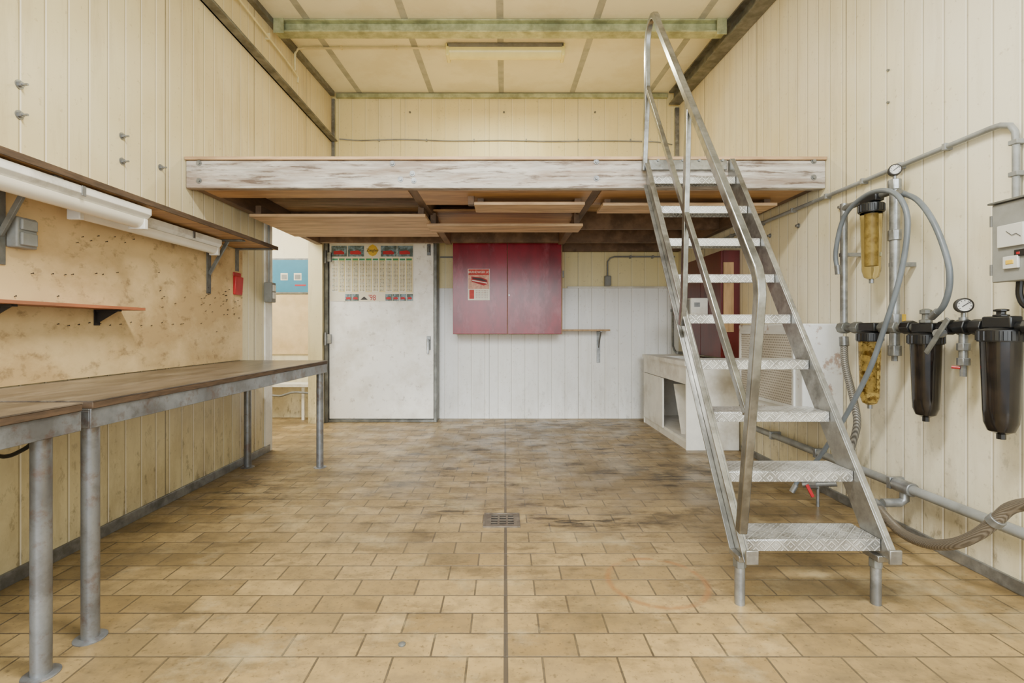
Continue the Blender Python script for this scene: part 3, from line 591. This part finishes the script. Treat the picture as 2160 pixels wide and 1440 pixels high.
obj('valve_body',MB().cyl((1.827,2.06,.985),(1.79,2.04,.985),.018,10),'galv',t); obj('lever',MB().bar((1.785,2.09,.90),(1.785,1.985,1.045),.022,.008,(1,0,0)),'galvd',t,.003)
t=thing('drain_tap','small tap with red knob below the pressure gauge','tap',(1.84,2.0,.80)); obj('tap_body',MB().cyl((XP,2.0,.81),(XP,2.0,.859),.012,10),'galv',t); obj('knob',MB().cyl((1.847,2.0,.845),(1.83,2.02,.847),.006,8),'redp',t)
t=tag(obj('paper_tag',MB().box(1.925,1.954,2.40,2.45,1.04,1.075),'yel',None,.002),'small yellow tag on right wall beside the lower amber filter','tag')
def hose(name,label,pts,r,m):
    t=thing(name,label,'hose',pts[-1]); obj('hose_body',MB().tube(pts,r,14,6),m,t)
    for a,c in ((0,1),(-1,-2)):
        dd=(pts[c]-pts[a]).normalized(); obj('ferrule',MB().cyl(pts[a]-dd*.004,pts[a]+dd*.045,r*1.3,12),'galv',t)
hp=[(1768,577,1.80),(1763,530,1.79),(1782,455,1.79),(1830,410,1.79),(1880,404,1.78),(1910,440,1.775),(1913,500,1.77),(1897,590,1.765),(1866,690,1.755),(1838,770,1.75),(1803,842,1.745),(1770,900,1.735),(1725,968,1.715)]
pts=[W(a,b,c) for a,b,c in hp]+[P(1686,1010,2.86),P(1671,1036,2.87)]
hose('rubber_hose','long thin grey hose looping round upper amber filter down to floor',pts,.0115,'hose')
hose('rubber_hose','grey hose arching from riser top to the left dark filter',[W(a,b,c) for a,b,c in ((1896,405,1.83),(1935,422,1.81),(1970,470,1.79),(1998,545,1.785),(2003,600,1.79),(1990,645,1.80),(1966,668,1.82))],.0115,'hose')
hose('braided_hose','braided metal hose hanging from manifold down to the low wall pipe',[W(a,b,c) for a,b,c in ((1780,712,1.86),(1783,770,1.85),(1800,840,1.85),(1808,890,1.86),(1800,930,1.87),(1790,960,1.88))],.018,'braid')
ch=[W(a,b,c) for a,b,c in ((1845,1062,1.79),(1868,1090,1.77),(1905,1125,1.76),(1955,1146,1.75),(2010,1147,1.75),(2060,1128,1.76),(2100,1098,1.77),(2130,1072,1.78),(2175,1062,1.79),(2250,1060,1.80))]
hose('corrugated_hose','thick braided hose sagging near floor at right picture edge',ch,.021,'braidb')
ct=bpy.data.objects['corrugated_hose']; dd=(ch[6]-ch[5]).normalized(); obj('hose_clamp',MB().cyl(ch[6]-dd*.015,ch[6]+dd*.015,.026,16),'galv',ct,.002)
t=thing('floor_pipe','grey water pipe low along the right wall','pipe',(1.90,2.6,.25))
obj('pipe_run',MB().cyl((1.905,1.4,.25),(1.905,3.75,.25),.022),'greyc',t)
for y in (1.75,2.42,3.0,3.5): obj('pipe_clamp',MB().box(1.88,XR-.001,y-.012,y+.012,.222,.278),'galv',t,.003)
obj('tee_fitting',MB().cyl((1.905,2.30,.25),(1.905,2.40,.25),.032,16),'galv',t,.003)
obj('stub_pipe',MB().tube([(1.905,2.35,.25),(1.905,2.35,.19),(1.88,2.35,.175),(1.80,2.35,.175)],.02,12),'galv',t)
t=thing('floor_valve','small valve with red lever at hose end behind the stairs','valve',P(1720,1025,2.80))
q=MB(); q.cyl(P(1693,1022,2.84),P(1765,1020,2.74),.015,12); q.cyl(P(1705,1022,2.83),P(1725,1022,2.79),.024,8); obj('valve_body',q,'galv',t)
obj('lever',MB().bar(P(1702,1022,2.79),P(1715,1048,2.78),.018,.008,(0,1,0)),'redp',t,.002)
obj('support_leg',MB().cyl(P(1725,1025,2.79),Vector((P(1725,1025,2.79).x,2.79,0)),.008,8),'galv',t)
t=thing('conduit','long grey conduit along right wall bending down to the control box','conduit',(XR-.03,2.5,1.46))
xc=XR-.022
obj('pipe',MB().tube([(xc,5.0,1.80),(xc,1.97,1.80),(xc,1.925,1.797),(xc,1.885,1.78),(xc,1.868,1.75),(xc,1.865,1.70),(xc,1.865,1.30),(xc,1.85,1.25),(xc,1.825,1.25)],.0115,12),'greyc',t)
for y in (4.2,3.7,3.3,2.95,2.65,2.4,2.15): obj('clip',MB().box(XR-.036,XR-.001,y,y+.018,1.785,1.815),'greyp',t,.002)
for z in (1.58,1.70): obj('clip',MB().box(XR-.036,XR-.001,1.848,1.882,z,z+.018),'greyp',t,.002)
xb=1.80
t=thing('control_box','grey electrical control cabinet with chart and switches at right picture edge','control box',(1.88,1.65,1.17))
obj('housing',MB().box(xb+.02,XR-.001,1.46,1.82,1.175,1.455),'box',t,.006)
dr_=obj('door',MB().box(xb,xb+.019,1.458,1.823,1.172,1.458),'box',t,.004)
obj('rain_lip',MB().box(xb-.01,XR-.001,1.45,1.83,1.459,1.466),'galvd',t,.001)
def fr(px0,py0,px1,py1,th,m,nm,par):
    a=W(px0,py0,xb); c=W(px1,py1,xb); return obj(nm,MB().box(xb-th,xb,min(a.y,c.y),max(a.y,c.y),1-(py1-CY)*a.y/F,1-(py0-CY)*a.y/F),m,par,.002)
ch_=fr(2108,478,2164,524,.010,'dial','chart_window',dr_)
q=MB(); a=W(2134,500,xb-.012)
q.prism([a+Vector((0,y,z)) for y,z in ((-.03,.0),(-.015,.012),(.0,.008),(.02,.026),(.02,.024),(.0,.006),(-.015,.010),(-.03,-.002))],(-.001,0,0)); obj('chart_line',q,'ink',ch_)
fr(2143,527,2170,541,.008,'iron','display',dr_); fr(2148,531,2156,537,.009,'redp','digits',dr_)
sw=fr(2120,542,2152,568,.010,'dial','switch_plate',dr_); fr(2127,549,2144,558,.012,'yel','switch',sw)
for z in (1.22,1.40): obj('hinge',MB().cyl((xb+.005,1.828,z-.02),(xb+.005,1.828,z+.02),.006,10),'galv',t)
q=MB(); q.tube([(1.87,1.79,1.175),(1.87,1.79,1.12),(1.88,1.77,1.08),(1.90,1.70,1.07),(1.91,1.60,1.07)],.011,10,5)
tag(obj('cable',q,'black'),'black cable leaving the bottom of the grey control cabinet','cable')

# ------------------------------------------------------------- floor items
t=thing('floor_drain','square worn metal floor drain in the middle of the tiled floor','drain',(-.017,2.585,0))
obj('drain_frame',MB().box(-.112,-.10,2.49,2.68,0,.006).box(.067,.079,2.49,2.68,0,.006).box(-.10,.067,2.49,2.502,0,.006).box(-.10,.067,2.668,2.68,0,.006),'drain',t,.001)
obj('drain_pit',MB().box(-.10,.067,2.502,2.668,0,.001),'dark',t)
g=MB()
for x0,x1 in ((-.10,-.072),(-.038,-.028),(.006,.016),(.046,.067)): g.box(x0,x1,2.502,2.668,.001,.005)
for y0,y1 in ((2.502,2.522),(2.545,2.556),(2.579,2.590),(2.613,2.624),(2.648,2.668)): g.box(-.10,.067,y0,y1,.001,.0052)
obj('grate',g,'drain',t)
p=P(848,1360,1.565); tag(obj('floor_bolt',MB().lathe((p.x,p.y,0),(0,0,1),[(.012,0),(.012,.004),(.006,.007)],14),'galvd'),'small metal bolt head in the tiled floor near the camera','bolt')

# ------------------------------------------------------------- side room contents
t=thing('sign_board','blue information board with pictograms on the side room wall','sign',P(616,620,5.61))
q=MB(); rect(q,572,545,653,619,5.604,.010); obj('frame',q,'galv',t)
q=MB(); rect(q,575,548,650,616,5.593); obj('panel',q,'blue',t)
for a in ((592,576,607,591),(620,576,636,591)):
    q=MB(); rect(q,*a,5.591); o=obj('pictogram',q,'paperp',t); q=MB(); rect(q,a[0]+2,a[1]+3,a[2]-2,a[3]-2,5.589); obj('pictogram_shape',q,'greyp',o)
q=MB(); rect(q,622,600,645,603,5.591); obj('caption_bar',q,'inkr',t)
t=thing('low_ledge','low white ledge with cables in the side room','ledge',P(610,830,5.5))
a=P(540,808,5.5); c=P(657,826,5.5); obj('ledge_board',MB().box(a.x,c.x,5.42,5.618,c.z+.06,a.z),'white',t,.003)
for xx in (a.x+.05,c.x-.09): obj('support',MB().box(xx,xx+.03,5.45,5.48,0,c.z+.06),'white',t)
obj('cable_bundle',MB().tube([(a.x,5.43,.33),(a.x+.15,5.42,.29),(a.x+.3,5.43,.27),(a.x+.45,5.42,.31),(c.x,5.43,.30)],.012,8,5),'greyc',t)

# ------------------------------------------------------------- light
wd=bpy.data.worlds.new('World'); bpy.context.scene.world=wd; wd.use_nodes=True
bg=wd.node_tree.nodes['Background']; bg.inputs[0].default_value=(.89,.96,1,1); bg.inputs[1].default_value=1.1
def light(name,kind,loc,rot,e,col=(1,1,1),**k):
    l=bpy.data.lights.new(name,kind); l.energy=e; l.color=col
    for a,b in k.items(): setattr(l,a,b)
    o=bpy.data.objects.new(name,l); C.objects.link(o); o.location=loc; o.rotation_euler=[math.radians(v) for v in rot]; return o
light('added_rear_light','AREA',(0,-1.4,1.9),(84,0,0),140,(.92,.975,1),shape='RECTANGLE',size=3.6,size_y=2.4)  # unseen area light added behind the camera as soft light from the open rear
light('front_fill_sun','SUN',(0,-4,3),(70,0,0),3.1,(.94,.985,1),angle=math.radians(24))  # sun lamp added for even, flash-like light from the front
light('unseen_overhead_fill','AREA',(0,1.0,3.25),(0,0,0),145,(1,.985,.93),shape='RECTANGLE',size=1.2,size_y=.3)  # unseen overhead light, added to brighten the room from above
light('added_warm_light','AREA',(0.01,4.5,3.46),(0,0,0),42,(1,.95,.66),shape='RECTANGLE',size=1.0,size_y=.12)  # warm light added below the ceiling lamp, which is itself off
light('side_room_fill','AREA',(-2.8,4.5,2.45),(0,0,0),75,(1,.99,.93),shape='RECTANGLE',size=.8,size_y=.8)  # unseen light added to brighten the side room

# ------------------------------------------------------------- camera
cd=bpy.data.cameras.new('Camera'); cam=bpy.data.objects.new('Camera',cd); C.objects.link(cam)
cam.location=(0,0,H); cam.rotation_euler=(math.radians(90),0,0)
cd.sensor_width=36; cd.lens=36*F/2160; cd.shift_x=15/2160; cd.shift_y=-25/2160; cd.clip_start=.05
bpy.context.scene.camera=cam
